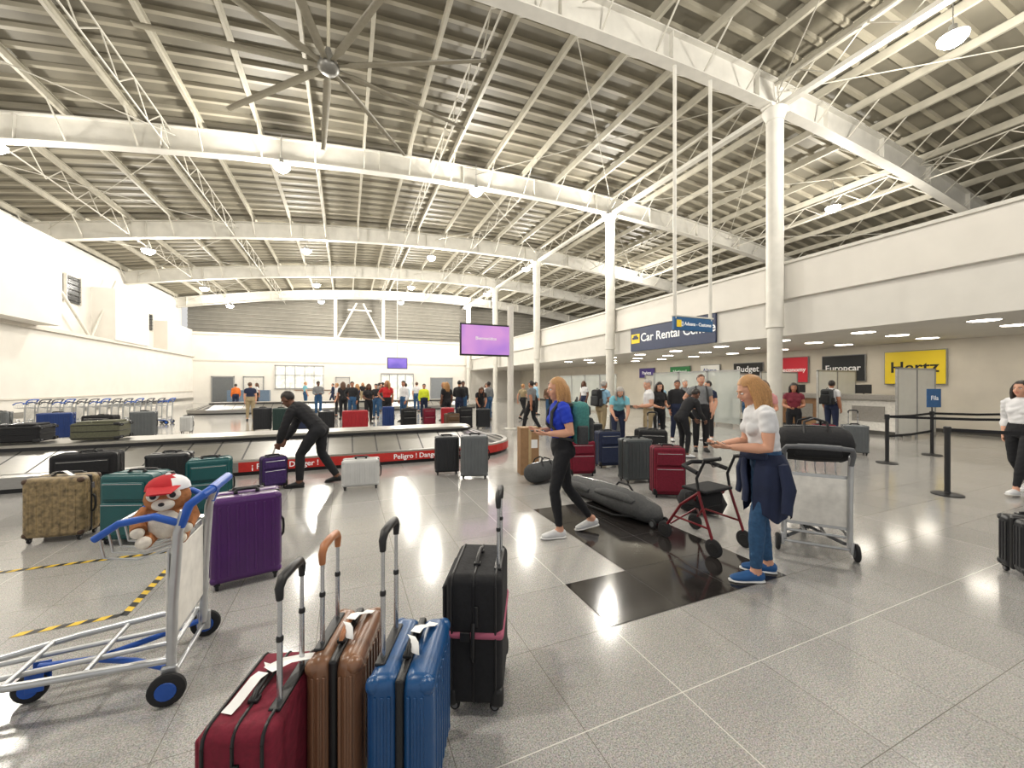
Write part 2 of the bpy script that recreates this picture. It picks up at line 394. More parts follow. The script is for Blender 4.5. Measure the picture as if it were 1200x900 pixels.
for k,(Y0,Y1) in enumerate(((6.4,8.15),(8.5,10.15),(10.5,12.15),(12.5,14.3))):
    b=MB(); L_=Y1-Y0; b.rbox((0,0,.55),(.55,L_,1.1),lam if k%2==0 else wood,.01); b.rbox((-.05,0,1.19),(.75,L_,.18),speck,.02); b.rbox((-.29,0,.06),(.03,L_,.12),dark,.003)
    b.rbox((-.285,0,.65),(.02,L_*.5,.5),speck,.004); b.rbox((.1,.3,1.45),(.04,.45,.3),black_pl,.01); b.cyl((.12,.3,1.28),(.12,.3,1.4),.02,black_pl)
    b.build('rental_counter',(16.0,(Y0+Y1)/2,0))
gl=mat('glass_panel_pale',(205,212,208),.1,0,.05,2,alpha=.4)
for Y_,X_ in((17,13.2),(10.2,13.6)):
    b=MB()
    for k in range(4 if Y_>12 else 3): 
        b.box(-.02,.02,k*1.5,k*1.5+1.4,.1,2.1,gl); b.box(-.03,.03,k*1.5+1.4,k*1.5+1.48,0,2.15,winf)
    b.box(-.03,.03,0,1.5*(4 if Y_>12 else 3),2.1,2.16,winf); b.build('glass_partition',(X_,Y_,0),wn=False)
# TV on post
b=MB(); b.cyl((0,0,0),(0,0,4.4),.11,white_paint,20); b.lathe((0,0,0),(0,0,1),[(.22,0),(.22,.03),(.11,.05)],steelpaint)
b.rbox((-.95,-.02,3.15),(1.86,.09,1.12),black_pl,.02)
def screenmat(nm,c1,c2,em):
    m=bpy.data.materials.new(nm); m.use_nodes=True; N=m.node_tree.nodes; L=m.node_tree.links; p=N['Principled BSDF']
    tc=N.new('ShaderNodeTexCoord'); g=N.new('ShaderNodeTexNoise'); g.inputs['Scale'].default_value=.8; L.new(tc.outputs['Object'],g.inputs[0])
    cr=N.new('ShaderNodeValToRGB'); cr.color_ramp.elements[0].color=[lin(v) for v in c1]+[1]; cr.color_ramp.elements[1].color=[lin(v) for v in c2]+[1]; cr.color_ramp.elements[0].position=.4; cr.color_ramp.elements[1].position=.6
    L.new(g.outputs['Fac'],cr.inputs[0]); L.new(cr.outputs[0],p.inputs['Emission Color']); p.inputs['Emission Strength'].default_value=em; p.inputs['Base Color'].default_value=(.02,.02,.02,1); p.inputs['Roughness'].default_value=.2
    return m
scr=screenmat('screen_lilac',(215,150,215),(180,125,212),1.0)
b.rbox((-.95,-.072,3.15),(1.76,.01,1.0),scr,.002); b.text('Bienvenidos',.16,wl,Matrix.Translation((-.95,-.082,3.2))@FACE_MY,.001)
b.cyl((-.3,.02,3.2),(0,0,3.2),.04,black_pl); b.build('tv_screen_on_post',(5.45,13.0,0))
b=MB(); b.rbox((0,0,0),(1.4,.08,.8),black_pl,.02); b.rbox((0,-.045,0),(1.3,.01,.7),screenmat('screen_blue_lilac',(150,120,220),(110,90,190),1.2),.002); b.cyl((0,.05,.3),(0,.05,6.3),.03,steelpaint,8); b.build('tv_screen_hanging',(3.4,29,3.1))

# ------------------------------------------------------------------ carousel
red=mat('carousel_red_band',(186,40,34),.4); seam=mat('carousel_seam',(70,70,70),.5,.5)
def carousel(name,x0,x1,yc,R,redfrom,txt):
    b=MB(); per=[]
    Ls=x1-x0
    def path(ins):
        r=R-ins; out=[]
        n=int(Ls/.45)
        for i in range(n+1):
            X=x0+Ls*i/n; out.append((X,yc-r,0)); 
            if i<n: out.append((X+.42*Ls/n/.45,yc-r,1))
        for i in range(1,17):
            a=-math.pi/2+math.pi*i/17; out.append((x1+r*math.cos(a),yc+r*math.sin(a),i%2))
        for i in range(n+1): out.append((x1-Ls*i/n,yc+r,i%2))
        for i in range(1,17):
            a=math.pi/2+math.pi*i/17; out.append((x0+r*math.cos(a),yc+r*math.sin(a),i%2))
        out.append(out[0]); return out
    def band(i0,z0,i1,z1,fm):
        A=path(i0);B_=path(i1)
        for k in range(len(A)-1):
            m=fm(A[k]) if callable(fm) else fm
            b.add([(A[k][0],A[k][1],z0),(A[k+1][0],A[k+1][1],z0),(B_[k+1][0],B_[k+1][1],z1),(B_[k][0],B_[k][1],z1)],[[0,1,2,3]],m,False)
    band(.04,0,.04,.07,black_pl); band(.0,.07,.0,.24,lambda p: red if (p[0]>redfrom and p[1]<yc) else stainless)
    band(0,.24,.03,.27,stainless); band(.03,.27,.13,.27,stainless); band(.13,.27,.13,.24,black_pl)
    band(.14,.25,.95,.5,lambda p: seam if (p[2]==1 and p[1]<yc) else stainless)
    band(.95,.5,.95,.56,black_pl); band(.95,.56,1.0,.6,stainless)
    A=path(1.0); b.add([(p[0],p[1],.6) for p in A[:-1]],[list(range(len(A)-1))],stainless,False)
    if txt:
        for X,s_ in txt: b.text(s_,.14,wl,Matrix.Translation((X,yc-R-.003,.15))@FACE_MY,.001)
    b.build(name,wn=False)
carousel('baggage_carousel',-10.0,2.45,9.6,1.4,-1.9,[(-1.0,'¡ Peligro ! Danger !'),(1.7,'Peligro ! Danger ! Do not sit')])
carousel('baggage_carousel',-6.5,7,26.5,1.4,99,None)

# ------------------------------------------------------------------ luggage
def wheel(b,c,r,w,tm,hm,axis=(1,0,0)):
    b.lathe(c,axis,[(r*.4,-w/2),(r*.86,-w/2),(r,-w/4),(r,w/4),(r*.86,w/2),(r*.4,w/2)],tm,20); b.lathe(c,axis,[(0,-w/2-.003),(r*.55,-w/2-.003),(r*.6,-w/2+.004),(r*.6,w/2-.004),(r*.55,w/2+.003),(0,w/2+.003)],hm,16)
def ribbon(b,pts,w,m):
    w=V(w)/2; b.grid([[V(p)-w,V(p)+w] for p in pts],m)
def suitcase(name,x,y,rot,w,h,d,shell,kind='hard',ext=0.,z=0.,strap=None,tag=0,poles=.085,grip=None,lie=None,acc=None):
    b=MB(); z0=.05; hb=h-z0; zc=z0+hb/2; grip=grip or black_pl
    if kind=='hard':
        bev=min(.045,d*.22)
        for sy in(-1,1): b.rbox((0,sy*(d/4+.003),zc),(w,d/2-.004,hb),shell,bev,4)
        b.rbox((0,0,zc),(w-.01,.034,hb-.01),black_pl,.012)
        n=7
        for i in range(n):
            X=(i-(n-1)/2)*(w-.12)/(n-1)
            for sy in(-1,1): b.rbox((X,sy*(d/2),zc),(.018,.012,hb-.12),shell,.005)
        for sy in(-1,1):
            for sx in(-1,1):
                for q in(.14,.24,.34): b.rbox((sx*w/2,sy*d*q,zc),(.008,.012,hb-.12),shell,.003)
        for sx in(-1,1):
            for sz in(z0+.035,h-.035):
                for sy in(-1,1): b.rbox((sx*(w/2-.028),sy*(d/2-.028),sz),(.062,.062,.062),acc or shell,.028,3)
        b.rbox((w/2+.003,0,h*.82),(.014,.035,.06),mat('lock_grey',(120,120,122),.3,.7),.003)
    else:
        b.rbox((0,0,zc),(w,d,hb),shell,.04,4)
        b.rbox((0,-d/2-.014,z0+hb*.33),(w*.84,.04,hb*.5),shell,.018,3); b.rbox((0,-d/2-.01,z0+hb*.76),(w*.8,.03,hb*.27),shell,.014,3)
        pip=acc or black_pl
        for sy in(-.38,0,.38):
            q=[];rx=w/2+.001;rz=hb/2+.001;cr_=.045
            for (cx,cz,a0) in((1,1,0),(-1,1,90),(-1,-1,180),(1,-1,270)):
                for k in range(4):
                    a=rad(a0+30*k); q.append((cx*(rx-cr_)+cr_*math.cos(a),sy*d,zc+cz*(rz-cr_)+cr_*math.sin(a)))
            q.append(q[0]); b.tube(q,.006,pip,6)
        b.tube([(-w*.4,-d/2-.033,z0+hb*.55),(w*.4,-d/2-.033,z0+hb*.55)],.004,chrome,6); b.tube([(-w*.38,-d/2-.024,z0+hb*.87),(w*.38,-d/2-.024,z0+hb*.87)],.004,chrome,6)
        for sx in(-1,1):
            for sy in(-1,1): b.rbox((sx*(w/2-.025),sy*(d/2-.025),z0+.04),(.062,.062,.09),black_pl,.02,3)
        b.rbox((w/2+.004,d*.05,h*.72),(.012,.02,.1),black_pl,.004); 
    for sx in(-1,1):
        for sy in(-1,1):
            c=(sx*(w/2-.045),sy*(d/2-.04),.026); wheel(b,c,.026,.02,rubber,mat('hub_grey',(110,110,112),.4)); b.rbox((c[0],c[1],.05),(.04,.045,.022),black_pl,.006)
    for cx in(-1,1): b.rbox((cx*.075,0,h+.006),(.03,.035,.016),black_pl,.005)
    b.tube([(-.085,0,h+.006),(-.065,0,h+.026),(0,0,h+.03),(.065,0,h+.026),(.085,0,h+.006)],.011,grip,8)
    b.tube([(w/2+.002,0,zc-.09),(w/2+.024,0,zc-.06),(w/2+.027,0,zc),(w/2+.024,0,zc+.06),(w/2+.002,0,zc+.09)],.01,grip,8)
    yb=d/2-.03
    b.rbox((0,yb,h),(2*poles+.08,.04,.014),black_pl,.005)
    if ext>0:
        for sx in(-1,1):
            b.cyl((sx*poles,yb,h-.02),(sx*poles,yb,h+ext*.55),.0095,chrome,10); b.cyl((sx*poles,yb,h+ext*.5),(sx*poles,yb,h+ext),.0075,chrome,10)
            b.lathe((sx*poles,yb,h+ext*.55),(0,0,1),[(.0095,-.008),(.012,-.006),(.012,.006),(.0095,.01)],black_pl,10)
        g=h+ext; b.tube([(-poles,yb,g-.04),(-poles-.004,yb,g),(-poles+.02,yb,g+.025),(0,yb,g+.03),(poles-.02,yb,g+.025),(poles+.004,yb,g),(poles,yb,g-.04)],[.012,.015,.017,.017,.017,.015,.012],grip,10)
    else: b.rbox((0,yb,h+.012),(2*poles+.03,.028,.02),black_pl,.008)
    if strap:
        b.rbox((0,-.016,h*.58),(w+.016,d+.046,.04),strap,.018,3)
        b.rbox((w/2+.01,-.04,h*.58),(.012,.05,.045),black_pl,.004)
    if tag:
        ribbon(b,[(0,-.01,h+.045),(.03,-.02,h+.048),(.07,-.035,h+.03),(.1,-.05,h+.012),(.13,-.06,h+.006)],(.012,.04,.0),paper)
        ribbon(b,[(-.02,.0,h+.045),(-.05,-.02,h+.043),(-.08,-.03,h+.012)],(.015,.035,.0),paper)
    if tag>1:
        ribbon(b,[(-.01,-.0,h+.046),(-.05,.05,h+.05),(-.1,.12,h+.03),(-.16,d/2+.02,h-.01),(-.2,d/2+.035,h-.05),(-.21,d/2+.04,h-.12)],(.03,.045,.0),paper)
    ob=b.build(name,(x,y,z),rot)
    if lie=='back': ob.rotation_euler=(rad(-90),0,rot); ob.location=(x,y,z+d/2)
    return ob
C=lambda n,rgb,r=.35: mat('shell_'+n,rgb,r,0,.08,6,bump=.05)
maroon_f=fabric('fabric_maroon',(112,16,40)); black_f=fabric('fabric_black',(24,24,27)); grey_f=fabric('fabric_charcoal',(58,60,62)); navy_f=fabric('fabric_navy',(28,38,66))
copper=C('copper',(128,92,68),.3); bluesh=C('blue',(18,72,122),.32); purple=C('purple',(74,30,96),.3); teal=C('teal',(10,78,80),.35); greys=C('grey',(92,96,98),.35)
whites=C('silver_white',(196,196,194),.35); tan=mat('shell_tan_pattern',(132,114,82),.5,0,.55,22); redsh=C('red',(160,28,38)); darkb=C('black',(28,30,34)); darkg=C('darkgreen',(26,52,48)); navysh=C('navyshell',(24,52,110)); olive=fabric('fabric_olive',(88,88,70))
suitcase('red_fabric_suitcase',-.265,1.66,rad(-108),.40,.53,.235,maroon_f,'soft',ext=.39,tag=2,grip=black_pl)
suitcase('copper_hardshell_suitcase',.01,1.80,rad(72),.38,.58,.205,copper,'hard',ext=.36,tag=1,grip=mat('grip_copper',(170,110,70),.4))
suitcase('blue_hardshell_suitcase',.25,1.62,rad(67),.40,.57,.245,bluesh,'hard',ext=.45,tag=1)
suitcase('black_fabric_suitcase',.665,2.02,rad(-116),.42,.68,.28,black_f,'soft',ext=.34,strap=mat('strap_pink',(176,92,116),.7))
suitcase('purple_hardshell_suitcase',-.76,3.88,rad(12),.48,.72,.30,purple)
suitcase('teal_suitcase',-2.0,5.3,rad(-20),.50,.70,.30,teal,'soft',acc=teal)
suitcase('tan_patterned_suitcase',-2.74,5.65,rad(-8),.50,.66,.28,tan,acc=mat('brown_leather',(72,50,34),.5),tag=1)
suitcase('teal_suitcase',-1.55,5.95,rad(10),.44,.70,.26,teal,'soft',acc=teal)
suitcase('black_suitcase',-3.1,6.9,rad(5),.62,.72,.30,black_f,'soft')
suitcase('black_suitcase',-2.35,7.2,rad(0),.5,.62,.28,darkb)
suitcase('purple_fabric_suitcase',-1.03,7.05,rad(20),.34,.50,.22,fabric('fabric_purple',(60,36,92)),'soft')
suitcase('silver_hardshell_suitcase',.22,6.55,rad(-5),.54,.46,.26,whites)
suitcase('grey_hardshell_suitcase',2.05,6.5,rad(-18),.46,.74,.30,greys)
suitcase('black_suitcase',1.68,6.98,rad(-10),.42,.68,.26,darkb)
suitcase('grey_hardshell_suitcase',4.42,5.2,rad(-10),.48,.72,.30,C('darkgrey',(60,66,68)))
suitcase('maroon_suitcase',4.28,4.35,rad(-30),.44,.72,.28,maroon_f,'soft')
suitcase('maroon_suitcase',3.85,5.95,rad(-15),.46,.62,.26,maroon_f,'soft')
suitcase('navy_suitcase',4.72,6.35,rad(-10),.46,.70,.28,navy_f,'soft')
suitcase('black_suitcase',5.35,5.8,rad(-40),.5,.75,.3,black_f,'soft',ext=.3)
suitcase('grey_hardshell_suitcase',10.8,5.25,rad(-50),.46,.68,.28,greys,ext=.3)
suitcase('maroon_suitcase',11.2,6.1,rad(-50),.46,.6,.28,maroon_f,'soft')
suitcase('black_hardshell_suitcase',5.36,1.26,rad(-40),.48,.50,.28,darkb)
for (nm,x,y,r,w,h,d,m,k) in(('grey_suitcase',-10,17.6,0,.5,.75,.3,greys,'hard'),('blue_suitcase',-7.8,15.8,10,.72,.78,.35,navysh,'hard'),('black_suitcase',-6.6,15.3,-8,.75,.7,.35,black_f,'soft'),
  ('grey_suitcase',-5.7,15.5,4,.6,.78,.3,greys,'hard'),('white_suitcase',-4.85,16.2,0,.32,.55,.25,whites,'hard'),('dark_green_suitcase',-2.05,15.5,0,.45,.8,.3,darkg,'hard'),('black_suitcase',-2.65,15.9,6,.55,.8,.3,darkb,'hard'),
  ('red_suitcase',.3,14.4,3,.8,.72,.35,redsh,'hard'),('black_suitcase',-.6,14.8,0,.5,.7,.3,darkb,'hard'),('blue_suitcase',1.4,14.6,-5,.4,.82,.3,navysh,'hard'),('black_suitcase',2.05,14.2,5,.5,.75,.3,black_f,'soft'),
  ('maroon_suitcase',2.75,14.1,0,.42,.75,.28,maroon_f,'soft'),('red_suitcase',3.35,13.8,-8,.45,.78,.3,redsh,'hard'),('black_suitcase',3.95,13.7,5,.5,.78,.3,black_f,'soft'),('black_suitcase',4.62,13.6,-5,.48,.72,.28,darkb,'hard'),
  ('navy_suitcase',-1.3,14.6,-5,.5,.78,.3,navy_f,'soft'),('black_suitcase',6.0,9.7,20,.45,.7,.28,black_f,'soft'),('grey_suitcase',7.5,9.6,20,.45,.7,.28,greys,'hard'),
  ('black_suitcase',5.2,7.6,-15,.45,.72,.28,darkb,'hard'),('black_suitcase',5.9,6.6,10,.45,.66,.28,black_f,'soft'),('brown_suitcase',3.2,12.6,10,.45,.66,.28,fabric('fabric_brown',(92,70,50)),'soft')):
    suitcase(nm,x,y,rad(r),w,h,d,m,k)
for (nm,x,y,r,w,h,d,m,k) in(('olive_suitcase',-3.75,9.6,90,.45,.72,.3,olive,'soft'),('black_suitcase',-4.8,9.6,90,.45,.75,.28,black_f,'soft'),('brown_suitcase',-6.0,9.6,90,.45,.7,.28,MATS['fabric_brown'],'soft')):
    suitcase(nm,x,y,rad(r),w,h,d,m,k,lie='back',z=.62)
def duffel(b,c,L_,r,m,axis=(1,0,0),lat=(0,1,0),acc=black_pl):
    c=V(c);a=V(axis).normalized(); q=[-.5,-.47,-.38,-.2,0,.2,.38,.47,.5]; s_=[.55,.82,.97,1,1.03,1,.97,.82,.55]
    b.loft([c+a*L_*k for k in q],[(r*1.15*s,r*s) for s in s_],m,lat)
    up=V((0,0,1)); l=V(lat)
    for sg in(-1,1):
        b.tube([c-a*L_*.18+l*r*1.1*sg*.75+up*r*.5,c-a*L_*.15+l*sg*r*.5+up*(r*1.3),c+up*(r*1.5)+l*sg*r*.3,c+a*L_*.15+l*sg*r*.5+up*(r*1.3),c+a*L_*.18+l*r*1.1*sg*.75+up*r*.5],.012,acc,6)
    b.tube([c-a*L_*.4+up*r*1.0,c+up*r*1.05,c+a*L_*.4+up*r*1.0],.008,chrome,5)
b=MB(); duffel(b,(0,0,.22),.7,.21,fabric('fabric_orange_red',(190,50,30))); b.build('red_duffel_bag',(-8.6,15.3,0),0)
b=MB(); gb=fabric('golf_bag_cloth',(66,67,68))
b.loft([(.0,-.95,.09),(0,-.86,.12),(-.01,-.6,.145),(0,-.3,.15),(.01,0,.14),(.02,.3,.13),(.01,.6,.125),(0,.82,.11),(0,.93,.09)],[(.08,.07),(.16,.11),(.215,.142),(.21,.148),(.19,.135),(.18,.125),(.175,.12),(.14,.1),(.07,.06)],gb,seg=24)
b.loft([(-.12,-.7,.22),(-.13,-.55,.24),(-.13,-.2,.23),(-.12,-.02,.2)],[(.05,.03),(.085,.05),(.085,.05),(.05,.03)],gb); b.loft([(-.15,.1,.17),(-.15,.25,.19),(-.14,.55,.17),(-.12,.7,.14)],[(.04,.03),(.06,.05),(.06,.05),(.04,.03)],gb)
b.tube([(.04,-.85,.235),(.05,-.4,.297),(.06,.1,.275),(.05,.6,.245),(.03,.85,.19)],.006,chrome,5)
b.tube([(.1,-.45,.27),(.1,-.38,.33),(.1,-.2,.33),(.1,-.13,.26)],.013,black_f); b.tube([(-.1,-.9,.1),(-.26,-.5,.04),(-.27,0,.03),(-.2,.6,.06)],.014,black_f)
wheel(b,(-.1,-.96,.05),.05,.03,rubber,greys); wheel(b,(.1,-.96,.05),.05,.03,rubber,greys)
b.build('golf_travel_bag',(3.2,4.4,0),rad(4))
b=MB(); duffel(b,(0,0,.15),.5,.14,black_f); b.build('black_duffel_bag',(4.1,3.6,0),rad(-50))
b=MB(); duffel(b,(0,0,.17),.6,.16,grey_f); b.build('grey_duffel_bag',(3.0,5.8,0),rad(20))
b=MB(); kr=mat('cardboard',(150,116,82),.8); b.rbox((0,0,.42),(.34,.26,.84),kr,.006); b.rbox((0,-.131,.42),(.05,.002,.84),mat('packing_tape',(185,160,120),.3),.0005); b.rbox((0,0,.842),(.34,.05,.003),MATS['packing_tape'],.0005); b.rbox((.08,-.131,.55),(.12,.002,.15),paper,.0005)
b.build('cardboard_carton',(3.05,6.45,0),rad(-10))

# ------------------------------------------------------------------ luggage carts
blue_p=mat('cart_blue_plastic',(28,84,176),.4); csteel=mat('cart_steel',(190,192,194),.3,.65,.06); grey_p=mat('cart_grey_plastic',(92,94,98),.5)
def cart(b,lo=False,hp_=None):
    sg=6 if lo else 10; hpl=hp_ or blue_p
    for sx in(-1,1):
        b.tube([(sx*.25,0,.12),(sx*.25,-.01,.5),(sx*.25,-.03,.85),(sx*.25,-.06,.96)],.023,csteel,sg)
        b.tube([(sx*.25,-.04,.88),(sx*.26,-.08,.99),(sx*.24,-.13,1.03),(sx*.15,-.15,1.04)],.022,hpl,sg)
        b.tube([(sx*.25,-.03,.9),(sx*.27,.06,.95),(sx*.26,.2,.93),(sx*.24,.3,.86)],.018,hpl,sg)
        b.tube([(sx*.25,0,.2),(sx*.25,.2,.21),(sx*.2,.55,.2),(sx*.12,.9,.18),(sx*.1,.98,.22),(sx*.08,1.0,.3)],.018,csteel,sg)
        b.tube([(sx*.08,.02,.2),(sx*.07,.95,.18)],.013,csteel,sg)
        wheel(b,(sx*.3,0,.08),.08,.036,rubber,hpl); b.rbox((sx*.265,0,.12),(.03,.07,.12),csteel,.01)
    b.tube([(-.16,-.15,1.04),(0,-.155,1.045),(.16,-.15,1.04)],.026,hpl,sg); b.tube([(-.28,0,.1),(.28,0,.1)],.013,csteel,sg)
    b.tube([(-.24,.3,.86),(0,.31,.86),(.24,.3,.86)],.012,csteel,sg); b.tube([(-.08,1.0,.3),(0,1.01,.31),(.08,1.0,.3)],.017,csteel,sg)
    for Y,w_ in((.03,.25),(.35,.23),(.65,.18)): b.tube([(-w_,Y,.2),(w_,Y,.2)],.013,csteel,sg)
    for k in range(6):
        X=-.2+.08*k; b.tube([(X,0,.76),(X,.15,.72),(X,.28,.75),(X,.3,.86)],.006,csteel,5)
    b.rbox((0,.02,.52),(.47,.014,.46),lam,.004); b.rbox((0,-.002,.52),(.46,.008,.44),lam,.003); b.rbox((0,.01,.52),(.5,.008,.5),csteel,.003)
    wheel(b,(0,.65,.07),.07,.04,rubber,hpl); b.rbox((.03,.62,.12),(.012,.07,.12),hpl,.004); b.rbox((-.03,.62,.12),(.012,.07,.12),hpl,.004)
    b.tube([(0,.62,.17),(0,.4,.15),(-.1,.2,.15),(-.22,.02,.14)],.016,hpl,sg); b.tube([(0,.4,.15),(.1,.2,.15),(.22,.02,.14)],.016,hpl,sg)
b=MB(); cart(b); b.build('luggage_cart',(-.83,2.8,0),rad(90))
b=MB(); cart(b,hp_=grey_p); b.build('luggage_cart',(4.1,2.3,0),rad(-51.5))
b=MB()
for k in range(13): b.M=TR(-10.7+k*.34,20.2,0,rad(90)); cart(b,True,grey_p if k%3 else None)
b.M=Matrix.Identity(4); b.build('nested_luggage_carts')
b=MB(); duffel(b,(0,0,0),.60,.17,black_f); b.rbox((0,-.13,-.02),(.4,.12,.2),black_f,.05,3); b.build('black_duffel_bag',(4.26,2.42,1.03),rad(-45))
b=MB(); b.rbox((0,0,0),(.46,.34,.2),black_f,.06,4); b.tube([(-.15,0,.1),(-.1,0,.15),(.1,0,.15),(.15,0,.1)],.01,black_f); b.build('black_travel_bag',(4.42,2.56,.32),rad(-51))
# plush toy with cap, wedged between the uprights of the left cart
fur=mat('plush_tan_fur',(170,112,70),.95,0,.3,30,bump=.8); furw=mat('plush_white_fur',(226,218,204),.95,0,.1,30,bump=.8); capred=mat('cap_red',(180,30,38),.8); capw=mat('cap_white',(230,230,232),.8)
b=MB()
b.ell((0,0,.12),(.14,.11,.12),fur); b.ell((0,.03,.26),(.115,.10,.09),fur); b.ell((0,.12,.235),(.055,.04,.036),furw); b.ell((0,.158,.245),(.015,.012,.011),black_pl)
for sx in(-1,1):
    b.ell((sx*.045,.11,.29),(.036,.02,.036),furw); b.ell((sx*.045,.128,.29),(.016,.009,.018),black_pl)
    b.loft([(sx*.1,.02,.19),(sx*.13,.07,.14),(sx*.11,.12,.10)],[.035,.035,.04],fur); b.ell((sx*.11,.14,.09),(.034,.028,.03),furw)
    b.loft([(sx*.07,.04,.05),(sx*.08,.1,.03),(sx*.08,.13,.03)],[.045,.04,.04],fur); b.ell((sx*.08,.15,.035),(.038,.026,.036),furw)
b.ell((0,.075,.11),(.085,.04,.09),furw); b.loft([(0,-.08,.05),(.05,-.12,.06),(.1,-.12,.08)],[.03,.03,.018],fur)
b.ell((0,.02,.31),(.112,.105,.085),capred,keep=lambda c:c.z>.0 and c.x>-.03); b.ell((0,.02,.31),(.112,.105,.085),capw,keep=lambda c:c.z>.0 and c.x<=-.03); b.loft([(0,.1,.335),(.0,.21,.315)],[(.08,.007),(.055,.005)],capred); b.ell((0,.02,.395),(.014,.014,.01),capw)
b.v=[v*.9 for v in b.v]
b.build('plush_toy_with_cap',(-.905,2.76,.765),rad(185))
b=MB(); b.rbox((0,0,.09),(.11,.12,.17),black_f,.03,3); b.rbox((0,-.06,.08),(.08,.03,.1),black_f,.012); b.lathe((0,.02,.17),(0,0,1),[(0,0),(.028,0),(.028,.13),(.018,.15),(0,.15)],black_pl); b.tube([(-.05,0,.17),(-.04,0,.24),(.04,0,.24),(.05,0,.17)],.007,black_f); b.build('black_shoulder_bag',(-.95,2.965,.775),rad(70))

# ------------------------------------------------------------------ rollator
b=MB(); rr=mat('rollator_dark_red',(112,20,30),.35,.2)
for sx in(-1,1):
    b.tube([(sx*.24,-.26,.12),(sx*.24,-.12,.5),(sx*.24,-.1,.58)],.014,rr,10); b.tube([(sx*.24,-.1,.58),(sx*.24,-.08,.7),(sx*.23,-.16,.88),(sx*.23,-.26,.92)],.014,black_pl,10); b.tube([(sx*.23,-.16,.89),(sx*.23,-.32,.93)],.02,black_pl,10)
    b.tube([(sx*.24,.28,.13),(sx*.24,.1,.4),(sx*.24,-.1,.56)],.014,rr,10); b.tube([(sx*.24,-.22,.25),(sx*.24,.2,.26)],.011,rr,8)
    wheel(b,(sx*.24,-.26,.085),.085,.028,rubber,black_pl); wheel(b,(sx*.24,.3,.085),.085,.028,rubber,black_pl); b.tube([(sx*.23,-.2,.9),(sx*.22,-.24,.84),(sx*.22,-.3,.86)],.007,black_pl,6)
b.rbox((0,-.02,.57),(.42,.28,.03),black_f,.012); b.rbox((0,.02,.45),(.36,.2,.14),black_f,.03,3); b.tube([(-.23,-.08,.75),(-.2,.1,.79),(0,.16,.8),(.2,.1,.79),(.23,-.08,.75)],.022,black_f,10)
b.tube([(-.23,.24,.16),(.23,-.05,.5)],.009,rr,6); b.tube([(.23,.24,.16),(-.23,-.05,.5)],.009,rr,6); b.build('rollator_walker',(3.38,2.92,0),rad(5))

# ------------------------------------------------------------------ queue barriers
def post(b,x,y):
    b.lathe((x,y,0),(0,0,1),[(0,0),(.17,0),(.175,.012),(.15,.025),(.04,.04),(.032,.06),(.032,.9),(.04,.9),(.042,.99),(.03,1.0),(0,1.0)],black_pl,24)
def belt(b,p,q,z=.95):
    p=V((p[0],p[1],z));q=V((q[0],q[1],z)); mid=(p+q)/2-V((0,0,.02))
    ribbon(b,[p,mid,q],(0,0,.05),black_f)
b=MB(); A=(8.1,2.8);A2=(9.6,.9);Bp=(10.2,4.4);Cp=(12.3,4.5);D=(13.9,3.6);E=(12.3,2.6)
for q in(A,A2,Bp,Cp,D,E): post(b,*q)
for q in((A,A2),(Bp,Cp),(Cp,D),(Bp,E)): belt(b,*q); 
belt(b,Bp,Cp,.55)
b.rbox((Cp[0],Cp[1]-.03,1.3),(.34,.02,.42),mat('sign_frame_blue',(40,90,140),.4),.008,R=Matrix.Rotation(rad(-20),3,'Z')); b.cyl((Cp[0],Cp[1],.98),(Cp[0],Cp[1],1.12),.012,black_pl)
b.text('Fila',.14,wl,TR(Cp[0],Cp[1]-.045,1.3,rad(-20))@FACE_MY,.001)
b.build('queue_barrier')

# ------------------------------------------------------------------ people
SK={'fair':mat('skin_fair',(204,152,126),.55,0,.05,8),'tan':mat('skin_tan',(168,114,86),.55,0,.05,8),'dark':mat('skin_dark',(104,68,50),.55,0,.05,8)}
eyew=mat('eye_white',(225,222,218),.2,0,.01); eyed=mat('eye_iris',(50,38,30),.15); lipm=mat('lips',(166,86,82),.5)
HC={'blond':mat('hair_blond',(172,128,80),.55,0,.4,60,stretch=(6,6,1)),'dark':mat('hair_dark',(34,26,22),.5,0,.3,60),'brown':mat('hair_brown',(84,56,38),.5,0,.3,60),'grey':mat('hair_grey',(165,160,155),.6,0,.2,60)}
BASE=dict(P=(0,0,.95),W=(0,0,1.10),C=(0,-.01,1.28),N=(0,-.015,1.44),H=(0,.02,1.585),
 sR=(.165,-.015,1.385),eR=(.215,-.04,1.11),wR=(.215,.05,.87),sL=(-.165,-.015,1.385),eL=(-.215,-.04,1.11),wL=(-.215,.05,.87),
 hR=(.09,0,.92),kR=(.10,.02,.50),aR=(.10,-.02,.09),hL=(-.09,0,.92),kL=(-.10,.02,.50),aL=(-.10,-.02,.09),fR=(.15,1,0),fL=(-.15,1,0),
 pR=(-1,0,0),pL=(1,0,0),cR=.35,cL=.35,yaw=0,pitch=0)
